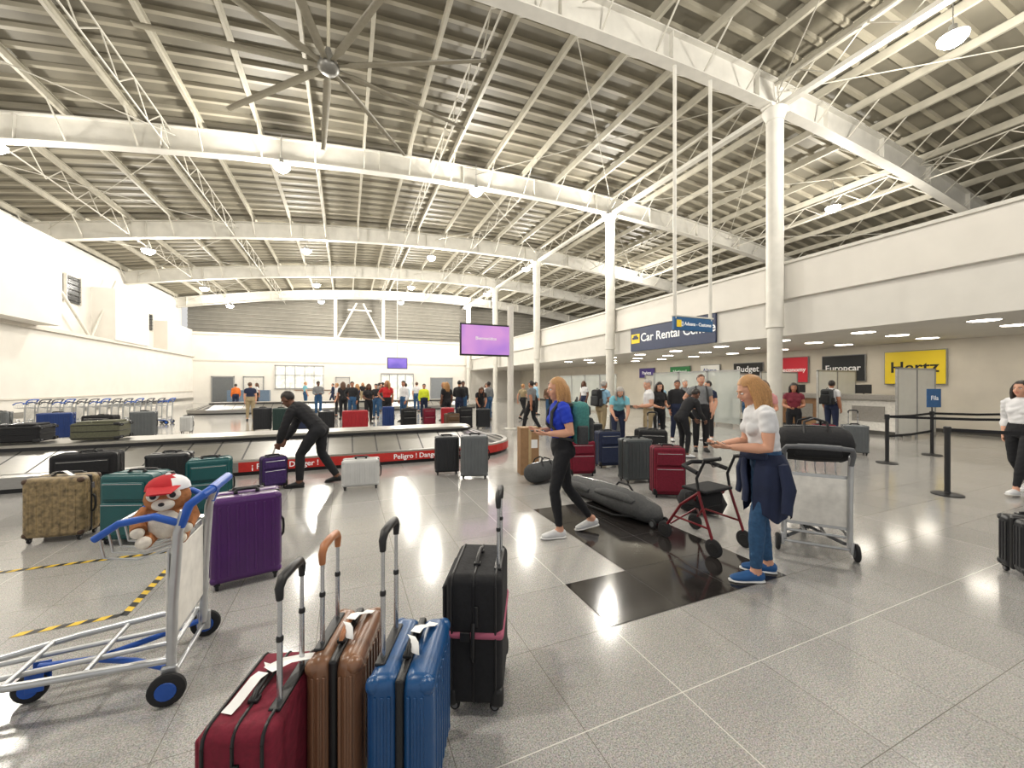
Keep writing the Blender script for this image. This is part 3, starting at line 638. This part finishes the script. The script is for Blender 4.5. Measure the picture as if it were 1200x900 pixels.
def hand(b,w,e,n,side,curl,m,lo):
    w=V(w);d=(w-V(e)).normalized(); n=V(n); n=(n-d*n.dot(d)).normalized(); s_=d.cross(n)*side
    sg=6 if lo else 8
    b.loft([w-d*.01,w+d*.02,w+d*.06,w+d*.092],[(.024,.018),(.03,.017),(.041,.016),(.038,.012)],m,s_,10)
    for i,(off,L_) in enumerate(((.03,.072),(.01,.081),(-.011,.075),(-.031,.058))):
        p=w+d*.085+s_*off; q=[p-d*.01]; a=curl*.6
        for f_ in(.45,.32,.25):
            dd=d*math.cos(a)+n*math.sin(a); p=p+dd*L_*f_; q.append(p.copy()); a+=curl*(.9+.08*i)
        b.tube(q,[.0095,.0088,.008,.0065],m,sg)
    p=w+d*.03+s_*.028; d1=(d*.75+s_*.6+n*.25).normalized(); d2=(d*.9+s_*.15+n*(.3+curl*.4)).normalized()
    b.tube([p-d1*.012,p+d1*.035,p+d1*.035+d2*.03,p+d1*.035+d2*.052],[.014,.0115,.0095,.007],m,sg)
def person(name,x,y,face,Hh=1.68,J=None,top=None,bot=None,shoe=None,skin='fair',hair='short',hc='dark',vox=.016,fem=True,sleeve=.55,blen=1.95,loose=.0,extras=None,hem=2.2,sole=None,hat=None):
    j=dict(BASE); j.update(J or {}); sk=SK[skin]; P,W,Cc,Nn,Hd=[V(j[k]) for k in('P','W','C','N','H')]
    t=MB(); dm=sk
    up=(W-P).normalized(); hw=.165 if fem else .155
    k=1.0 if fem else 1.06
    rp=[P-up*.085,P,P.lerp(W,.5),W,W.lerp(Cc,.5),Cc,Cc.lerp(Nn,.55),Cc.lerp(Nn,.86),Nn]
    wd=.125 if fem else .142
    rr_=[(.12,.095),(hw,.118),(.152 if fem else .152,.108),(wd,.095),(.143*k,.103),(.158*k,.112),(.15*k,.10),(.095,.078),(.056,.056)]
    t.loft(rp,rr_,dm,(1,0,0),20)
    segs=[('T',i,rp[i],rp[i+1],rr_[i],rr_[i+1]) for i in range(7)]
    HR=(Matrix.Rotation(j['yaw'],3,'Z')@Matrix.Rotation(-j['pitch'],3,'X'))
    hp=lambda q: Hd+HR@V(q)
    t.loft([Nn-V((0,0,.03)),Nn.lerp(hp((0,-.01,-.07)),.5),hp((0,-.01,-.05))],[(.056,.056),(.05,.052),(.05,.053)],dm)
    segs.append(('N',0,Nn-V((0,0,.01)),hp((0,-.01,-.05)),(.05,.05),(.05,.05)))
    t.ell(hp((0,-.012,.02)),(.075,.094,.098),dm,HR); t.ell(hp((0,.02,-.035)),(.058,.066,.08),dm,HR); t.ell(hp((0,.052,-.092)),(.027,.026,.022),dm,HR); t.ell(hp((0,.07,.026)),(.048,.018,.011),dm,HR)
    t.loft([hp((0,.08,.015)),hp((0,.098,-.012)),hp((0,.103,-.026))],[.008,.011,.014],dm,seg=8)
    for sx in(-1,1): t.ell(hp((sx*.076,-.005,-.01)),(.012,.02,.031),dm,HR,10,8); t.ell(hp((sx*.036,.058,-.03)),(.024,.022,.024),dm,HR,10,8)
    segs.append(('N',0,hp((0,0,-.06)),hp((0,0,.06)),(.08,.09),(.08,.09)))
    if fem:
        for sx in(-1,1): t.ell(Cc+V((sx*.068,.075,-.03)),(.058,.05,.055),dm)
    for sx in(-1,1): t.ell(P+V((sx*.07,-.05,-.03)),(.085,.085,.09),dm)
    for S,sx in(('R',1),('L',-1)):
        s,e,w=[V(j[q+S]) for q in'sew']; cl=Cc.lerp(Nn,.7)
        t.loft([cl,cl.lerp(s,.6),s],[.06,.058,.054],dm)
        am=.004 if fem else .009
        sl=.008 if sleeve>1 else 0
        t.loft([s,s.lerp(e,.3),s.lerp(e,.7),e,e.lerp(w,.28),e.lerp(w,.7),w],[.052+am,.049+am+sl*.5,.042+am+sl*.5,.037+am+sl*.5,.040+am+sl,.031+am+sl*.7,.025+sl*.6],dm)
        segs+= [('T',6.5,cl,s,(.06,.06),(.054,.054)),('U',0,s,e,(.052,.052),(.038,.038)),('F',0,e,w,(.04,.04),(.026,.026))]
        h,kn,a=[V(j[q+S]) for q in'hka']
        t.loft([h+V((0,0,.04)),h,h.lerp(kn,.35),h.lerp(kn,.75),kn,kn.lerp(a,.3),kn.lerp(a,.7),a],[.07,.088,.082+loose*.5,.064+loose,.055+loose,.056+loose,.042+loose*1.2,.034+loose],dm)
        segs+=[('H',0,h,kn,(.085,.085),(.058,.058)),('S',0,kn,a,(.056,.056),(.036,.036))]
        f=V(j['f'+S]).normalized(); lt=V((f.y,-f.x,0)).normalized(); u=lt.cross(f)
        fp=lambda q,zz: a+f*q+u*(zz-.09)
        t.loft([a+V((0,0,.03)),fp(-.01,.06)],[.036,.04],dm)
        t.loft([fp(-.06,.05),fp(-.03,.052),fp(.04,.052),fp(.1,.042),fp(.16,.034),fp(.195,.03)],[(.028,.034),(.037,.045),(.042,.047),(.048,.036),(.044,.026),(.03,.018)],dm,lt)
        segs.append(('O',0,fp(-.03,.04),fp(.17,.03),(.045,.045),(.04,.04)))
    me=bpy.data.meshes.new('tmp'); me.from_pydata([tuple(v) for v in t.v],[],t.f); ob=bpy.data.objects.new('tmp',me); COL.objects.link(ob)
    r=ob.modifiers.new('r','REMESH'); r.mode='VOXEL'; r.voxel_size=vox
    sm=ob.modifiers.new('s','SMOOTH'); sm.factor=.5; sm.iterations=2 if vox>.012 else 3
    dg=bpy.context.evaluated_depsgraph_get(); m2=bpy.data.meshes.new_from_object(ob.evaluated_get(dg))
    nv=len(m2.vertices); co=np.empty(nv*3); m2.vertices.foreach_get('co',co); co=co.reshape(-1,3)
    no=np.array([tuple(v.normal) for v in m2.vertices])
    faces=[list(p.vertices) for p in m2.polygons]
    fc=np.array([co[f].mean(0) for f in faces])
    bd=np.full(len(fc),1e9); lab=np.zeros(len(fc),int); tt=np.zeros(len(fc))
    for si,(lb,off,p0,p1,r0,r1) in enumerate(segs):
        a=np.array(p0);d=np.array(p1)-a;L2=d@d; tp=np.clip(((fc-a)@d)/L2,0,1); q=fc-(a+tp[:,None]*d)
        ra=r0[0]+(r1[0]-r0[0])*tp; rb=r0[1]+(r1[1]-r0[1])*tp
        dist=(np.sqrt((q[:,0]/ra)**2+(q[:,1]/rb)**2+(q[:,2]/np.minimum(ra,rb))**2)-1)*np.minimum(ra,rb)
        k_=dist<bd; bd[k_]=dist[k_]; lab[k_]=si; tt[k_]=tp[k_]+off
    b=MB(); b.mats=[sk,top,bot,shoe]
    mi=[]
    for i in range(len(fc)):
        lb=segs[lab[i]][0]; q=tt[i]
        if lb=='T': m=1 if q>=hem else 2
        elif lb=='N': m=0
        elif lb=='U': m=1 if q<sleeve else 0
        elif lb=='F': m=1 if q+1<sleeve else 0
        elif lb=='H': m=2 if q<blen else 0
        elif lb=='S': m=2 if q+1<blen else 0
        else: m=3
        mi.append(m)
    vm=np.full(nv,-1)
    for f,m in zip(faces,mi):
        for v_ in f: vm[v_]=m if vm[v_] in(-1,m) else 9
    wr=np.sin(co[:,2]*70+co[:,0]*38)*np.sin(co[:,1]*46+co[:,2]*22)*.0035
    if vox>.012: wr=wr*0
    co=co+no*((vm==1)*(.010+wr))[:,None]+no*((vm==2)*(.003+wr*.6))[:,None]
    b.v=[V(c) for c in co]; b.f=faces; b.m=mi; b.s=[True]*len(faces)
    bpy.data.objects.remove(ob); bpy.data.meshes.remove(me); bpy.data.meshes.remove(m2)
    lo=vox>.012
    for sx in(-1,1):
        b.ell(hp((sx*.031,.072,.002)),(.0135,.013,.008),eyew,HR,10,6); b.ell(hp((sx*.031,.082,.002)),(.006,.0055,.006),eyed,HR,8,6)
        b.tube([hp((sx*.015,.086,.024)),hp((sx*.032,.084,.029)),hp((sx*.048,.073,.024))],.0035,HC[hc],5)
    b.ell(hp((0,.083,-.058)),(.023,.009,.007),lipm,HR,10,6)
    hm=HC[hc]
    if hair!='none':
        b.ell(hp((0,-.022,.034)),(.086,.099,.099),hm,HR,20,14,keep=lambda c: (c.z>.028 and not(c.y>.075 and c.z<.05)) or (c.y<.012 and c.z>-.055) or (c.y<-.045 and c.z>-.085))
    if hair=='long' or hair=='bob':
        Ld=.30 if hair=='long' else .22
        for i in range(17):
            a=rad(-198+i*216/16); cx=math.cos(a)*.08; cy=math.sin(a)*.088-.02
            w_=.007*((i*37)%5-2)
            p0=hp((cx*.8,cy*.8,.075)); p1=hp((cx*1.13,cy*1.12,.0)); base=hp((cx*1.16,cy*1.16,-.06))
            b.tube([p0,p1,base,base+V((w_,-.012,-Ld*.5)),base+V((w_*2,-.01,-Ld+.07+w_))],[.018,.025,.027,.022,.005],hm,7)
    if hair=='pony': b.tube([hp((0,-.11,.05)),hp((0,-.15,.03)),hp((0,-.155,-.06)),hp((0,-.14,-.16))],[.018,.026,.024,.006],hm,8)
    if hat: b.ell(hp((0,-.015,.055)),(.09,.105,.085),hat,HR,20,12,keep=lambda c:c.z>-.01); b.loft([hp((0,.07,.05)),hp((0,.16,.04))],[(.07,.006),(.05,.005)],hat)
    for S,sx in(('R',1),('L',-1)):
        hand(b,j['w'+S],j['e'+S],j['p'+S],sx,j['c'+S],sk,lo)
        a=V(j['a'+S]); f=V(j['f'+S]).normalized(); lt=V((f.y,-f.x,0)).normalized(); u=lt.cross(f); fp=lambda q,zz: a+f*q+u*(zz-.09)
        b.loft([fp(-.065,.012),fp(-.03,.012),fp(.05,.012),fp(.12,.012),fp(.18,.012),fp(.21,.014)],[(.025,.012),(.04,.012),(.042,.012),(.05,.012),(.042,.012),(.022,.011)],sole or rubber,lt)
    if extras: extras(b,j,hp)
    s_=Hh/1.70; b.v=[v*s_ for v in b.v]
    return b.build(name,(x,y,0),rad(face),wn=False)
def backpack(m,m2,y0=-.12,sc=1.):
    def f(b,j,hp):
        C_=V(j['C']); o=C_+V((0,y0-.09*sc,-.06))
        b.rbox(o,(.31*sc,.18*sc,.46*sc),m,.07,4); b.rbox(o+V((0,-.1*sc,-.07)),(.24*sc,.08*sc,.26*sc),m2,.035,3); b.rbox(o+V((0,-.085*sc,.13)),(.2*sc,.05,.1),m2,.02,3)
        b.tube([o+V((-.04,.03,.22*sc)),o+V((0,.02,.27*sc)),o+V((.04,.03,.22*sc))],.01,m2)
        for sx in(-1,1):
            b.tube([o+V((sx*.09,.1,.2)),C_+V((sx*.1,-.06,.15)),C_+V((sx*.105,.03,.165)),C_+V((sx*.115,.11,.06)),C_+V((sx*.13,.12,-.08)),C_+V((sx*.15,.02,-.2)),o+V((sx*.12,.09,-.18))],.019,m2,6)
            b.rbox(o+V((sx*.165*sc,0,-.12)),(.05,.12,.2),m2,.02,3)
    return f
teal_f=fabric('backpack_teal',(64,124,120)); 
shoe_w=mat('sneaker_white',(215,215,216),.6); shoe_b=mat('sneaker_blue',(30,84,140),.6); shoe_k=mat('shoe_black',(28,28,30),.5); solew=mat('sole_white',(222,222,220),.6)
jeans=fabric('denim_blue',(40,76,112)); blackp=fabric('leggings_black',(20,21,26)); 
cl=lambda n,c: mat('cloth_'+n,c,.85,0,.12,10,bump=.2)
royal=cl('royal_blue',(26,56,180)); whitec=cl('white',(214,214,216)); navyc=cl('navy',(24,34,62)); blackc=cl('black',(26,26,30)); lblue=cl('light_blue',(140,180,205)); cyan=cl('cyan',(120,185,200)); greyc=cl('grey',(120,122,124)); pinkc=cl('pink',(200,140,140)); redc=cl('red',(185,36,40)); hiv=cl('hivis',(205,215,50)); khaki=cl('khaki',(150,134,104)); brownc=cl('brown',(96,70,52)); burg=cl('burgundy',(110,34,48)); orange=cl('orange',(215,110,40))
phone=mat('phone_black',(18,18,20),.15)
def ex_blue(b,j,hp):
    backpack(teal_f,grey_f)(b,j,hp)
    b.rbox(V(j['wL'])+V((.07,.1,.025)),(.075,.15,.01),phone,.004)
person('woman_blue_shirt_backpack',2.14,3.68,72,1.68,dict(P=(0,0,.95),C=(0,.02,1.28),N=(0,.02,1.44),H=(0,.06,1.585),sR=(.165,.01,1.385),sL=(-.165,.01,1.385),
  eL=(-.225,-.05,1.13),wL=(-.17,.18,1.12),eR=(.21,.0,1.12),wR=(.11,.22,1.12),pL=(.3,0,1),pR=(-.3,0,1),cL=.5,cR=.6,
  aL=(-.09,.04,.09),kL=(-.10,.10,.51),aR=(.09,-.36,.13),kR=(.09,-.08,.50),fL=(-.1,1,0),fR=(.05,1,-.22),yaw=.1,pitch=.12),
  royal,blackp,shoe_w,'fair','bob','blond',.009,True,.6,1.9,extras=ex_blue,sole=solew)
def ex_white(b,j,hp):
    rows=[]
    for zi,(zz,rx,ry) in enumerate(((1.05,.148,.115),(1.0,.178,.142),(.93,.195,.165),(.82,.205,.18),(.70,.205,.18),(.60,.20,.175),(.545,.19,.17))):
        row=[]
        for k in range(49):
            a=rad(128+k*284/48)
            fl=1+.05*math.sin(k*1.35+zi*.3)*(zi/6.)
            row.append(V((rx*fl*math.cos(a),ry*fl*math.sin(a)-.01,zz+.03*math.sin(k*.5)*(zi/6.))))
        rows.append(row)
    b.grid(rows,navyc)
    b.loft([(-.15,.04,1.03),(-.08,.13,1.03),(0,.155,1.02),(.08,.13,1.03),(.15,.04,1.03)],[.03,.032,.036,.032,.03],navyc,(0,0,1))
    b.loft([(-.02,.16,1.0),(-.06,.18,.9),(-.08,.17,.76),(-.09,.18,.66)],[(.03,.02),(.04,.022),(.045,.022),(.04,.02)],navyc); b.loft([(.02,.16,1.0),(.05,.18,.9),(.06,.17,.78),(.07,.18,.7)],[(.03,.02),(.04,.022),(.045,.022),(.04,.02)],navyc)
    b.loft([(-.2,-.06,.98),(-.25,-.08,.8),(-.27,-.05,.62)],[(.03,.04),(.035,.05),(.03,.035)],navyc)
    b.rbox(V(j['wL'])+V((.05,.11,.02)),(.075,.15,.01),phone,.004)
person('woman_white_tshirt',3.23,2.2,54,1.70,dict(P=(0,-.02,.95),W=(0,0,1.10),C=(0,.03,1.28),N=(0,.06,1.435),H=(0,.115,1.565),sR=(.16,.04,1.38),sL=(-.165,.04,1.38),
  eL=(-.215,.05,1.11),wL=(-.12,.29,1.10),eR=(.205,.08,1.11),wR=(.08,.31,1.09),pL=(.3,0,1),pR=(-.4,0,.9),cL=.5,cR=.7,
  aL=(-.10,.10,.09),kL=(-.10,.09,.51),aR=(.10,-.06,.09),kR=(.10,.0,.50),hL=(-.09,-.01,.92),hR=(.09,-.02,.92),yaw=.05,pitch=.4),
  whitec,jeans,shoe_b,'fair','bob','blond',.009,True,.55,1.93,loose=.004,extras=ex_white,sole=solew)
person('man_bending_black_jacket',-.52,7.05,72,1.74,dict(P=(0,-.12,.88),W=(0,-.02,1.01),C=(0,.12,1.15),N=(0,.24,1.26),H=(0,.34,1.34),sR=(.175,.2,1.19),sL=(-.175,.2,1.19),
  eL=(-.2,.3,.92),wL=(-.13,.41,.68),eR=(.2,.32,.92),wR=(.12,.43,.69),hR=(.1,-.12,.86),hL=(-.1,-.12,.86),kL=(-.12,.10,.5),aL=(-.14,.10,.09),kR=(.13,-.12,.48),aR=(.14,-.36,.11),pitch=.6,fR=(.1,1,-.12),cL=1.,cR=1.),
  blackc,blackp,shoe_k,'dark','short','dark',.011,False,1.95,1.95,loose=.012,hem=2.0)
person('woman_walking_white_blouse',9.2,2.4,78,1.66,dict(aL=(-.09,.30,.10),kL=(-.1,.2,.51),fL=(-.1,1,.12),aR=(.09,-.33,.14),kR=(.1,-.02,.49),fR=(0,1,-.3),wL=(-.21,.12,.93),eL=(-.22,-.03,1.12),eR=(.22,-.1,1.12),wR=(.2,-.02,.9)),
  whitec,blackp,shoe_w,'fair','long','dark',.012,True,1.6,1.9,sole=solew)
def P_(kind,sd=0):
    r=random.Random(sd); q=lambda a: r.uniform(-a,a)
    if kind=='stand': return dict(aL=(-.11,.02+q(.05),.09),aR=(.11,-.02+q(.05),.09),yaw=q(.5),pitch=.05)
    if kind=='hold': return dict(eL=(-.22,-.03,1.12),wL=(-.12,.2,1.08),eR=(.22,-.03,1.12),wR=(.12,.2,1.06),pL=(.4,0,1),pR=(-.4,0,1),cL=.6,cR=.6,yaw=q(.4),pitch=.25)
    if kind=='walk': return dict(aL=(-.09,.26,.09),kL=(-.1,.17,.51),aR=(.09,-.30,.14),kR=(.1,-.03,.49),fR=(0,1,-.3),eR=(.22,.04,1.12),wR=(.2,.2,.95),eL=(-.22,-.14,1.13),wL=(-.22,-.14,.88),yaw=q(.2))
    if kind=='hips': return dict(eR=(.33,-.08,1.18),wR=(.19,.03,1.02),yaw=q(.6),pR=(-1,0,-.3))
    if kind=='push': return dict(N=(0,.06,1.43),C=(0,.03,1.28),H=(0,.11,1.57),sL=(-.17,.05,1.38),sR=(.17,.05,1.38),eL=(-.22,.1,1.12),wL=(-.2,.33,1.02),eR=(.22,.1,1.12),wR=(.2,.33,1.02),pL=(0,0,-1),pR=(0,0,-1),cL=1.,cR=1.,aL=(-.1,.14,.09),kL=(-.1,.12,.5),aR=(.1,-.2,.1),kR=(.1,-.03,.5),pitch=.2)
    if kind=='lean': return dict(P=(0,-.08,.92),W=(0,.0,1.05),C=(0,.1,1.2),N=(0,.2,1.32),H=(0,.29,1.42),sL=(-.17,.17,1.27),sR=(.17,.17,1.27),eL=(-.2,.24,1.0),wL=(-.15,.38,.84),eR=(.2,.24,1.0),wR=(.15,.4,.84),hL=(-.09,-.08,.89),hR=(.09,-.08,.89),pitch=.6,cL=.9,cR=.9)
    return {}
mid=[(6.6,9.15,-80,1.72,'push',lblue,khaki,'tan','short','grey',False,.5),(6.2,7.9,150,1.70,'lean',cyan,navyc,'fair','bob','grey',True,.6),(6.6,7.3,60,1.72,'hold',whitec,khaki,'fair','short','grey',False,.55),
 (7.4,7.8,170,1.66,'hold',blackc,blackp,'fair','long','dark',True,.6),(8.63,8.4,150,1.72,'stand',blackc,navyc,'tan','short','dark',False,1.9),(7.9,6.95,140,1.84,'hips',greyc,blackp,'fair','short','brown',False,.55),
 (7.9,5.4,120,1.68,'hold',pinkc,jeans,'fair','bob','brown',True,.6),(10.5,6.4,130,1.64,'hold',burg,blackp,'tan','long','dark',True,.4),(6.0,10.5,-60,1.70,'stand',blackc,jeans,'fair','short','dark',False,1.9),
 (5.75,11.9,30,1.72,'walk',greyc,blackp,'tan','short','dark',False,.6),(6.9,6.5,-100,1.66,'lean',blackc,blackp,'dark','short','dark',True,1.9),
 (13.6,7.2,-90,1.72,'stand',whitec,navyc,'tan','short','dark',False,.6),(12.9,9.4,-80,1.66,'hold',blackc,jeans,'fair','long','brown',True,.6),(10.2,9.6,150,1.75,'stand',greyc,khaki,'fair','short','grey',False,.6),(9.6,8.2,100,1.7,'hips',navyc,blackp,'fair','short','dark',False,.6),
 (11.0,11.5,-70,1.64,'stand',lblue,jeans,'fair','bob','blond',True,.6)]
nm={0:'man',1:'woman'}
for i,(x,y,f,h,k,tp,bt,sk,hr,hc,fm,sl) in enumerate(mid):
    ex=None
    if i in(5,0,13): ex=backpack(black_f,grey_f)
    if i in(8,11): ex=backpack(grey_f,black_f)
    person(nm[int(fm)]+'_traveller',x,y,f,h,P_(k,i),tp,bt,shoe_k if i%2 else shoe_w,sk,hr,hc,.014,fm,sl,1.93,loose=0 if fm else .012,extras=ex)
far=[(-6.3,29.2,20,'stand',orange,navyc),(-5.5,31,100,'walk',whitec,blackp),(-1.3,22.6,180,'hold',greyc,jeans),(-.4,21.4,90,'stand',whitec,blackp),(.27,18.4,160,'hips',blackc,jeans),(.86,17.0,200,'hold',blackc,blackp),(1.75,22.8,-90,'walk',brownc,jeans),
 (1.5,16.2,170,'hips',redc,blackp),(2.8,20.5,40,'stand',lblue,khaki),(3.8,23.2,-30,'stand',whitec,jeans),(3.3,18.1,180,'stand',hiv,navyc),(3.6,15.0,10,'stand',blackc,blackp),(4.3,15.7,-40,'hold',blackc,navyc),(4.95,14.9,170,'lean',blackc,blackp),
 (5.8,16.3,30,'stand',greyc,jeans),(7.5,16.4,-70,'walk',khaki,blackp),(7.6,14.0,150,'hold',brownc,jeans),(10.0,15.2,100,'stand',whitec,navyc),(-.9,33,90,'walk',navyc,navyc),(1.2,32,180,'stand',blackc,khaki),(5.2,22,200,'hold',burg,jeans),(-3.9,20.6,10,'stand',navyc,khaki),
 (2.3,17.4,120,'stand',whitec,jeans),(6.8,19.5,90,'walk',redc,jeans),(9.2,18.5,-90,'stand',lblue,blackp),(0.2,30,0,'stand',orange,navyc),(2.5,34,30,'hips',greyc,navyc),(-2.6,31,-60,'stand',cyan,jeans),(4.6,19.3,-10,'stand',navyc,khaki),
 (-.1,19.6,10,'stand',blackc,blackp),(1.3,19.2,160,'hold',blackc,jeans),(4.0,17.2,90,'stand',blackc,blackp),(5.0,17.6,180,'stand',blackc,jeans),(6.3,18.0,200,'hips',whitec,blackp),(2.0,24.0,20,'stand',blackc,jeans),(0.6,23.6,60,'stand',navyc,blackp)]
for i,(x,y,f,k,tp,bt) in enumerate(far):
    fm=i%2==1
    person(nm[int(fm)]+'_in_queue',x,y,f,1.62+.13*((i*7)%5)/4,P_(k,i+50),tp,bt,shoe_k,['fair','tan','dark'][i%3],'long' if fm and i%3 else 'short',['dark','brown','dark','blond'][i%4],.024,fm,.6 if i%2 else 1.9,1.93,loose=.01)

# ------------------------------------------------------------------ camera, world
cam=bpy.data.cameras.new('camera'); co=bpy.data.objects.new('camera',cam); COL.objects.link(co)
co.location=(0,0,1.62); co.rotation_euler=(rad(90),0,rad(-22.97)); cam.lens=13.8; cam.sensor_width=36; cam.clip_end=200; cam.clip_start=.05
SC.camera=co
w=bpy.data.worlds.new('world'); SC.world=w; w.use_nodes=True
w.node_tree.nodes['Background'].inputs[0].default_value=(1,.98,.95,1); w.node_tree.nodes['Background'].inputs[1].default_value=.75
SC.view_settings.view_transform='Standard'
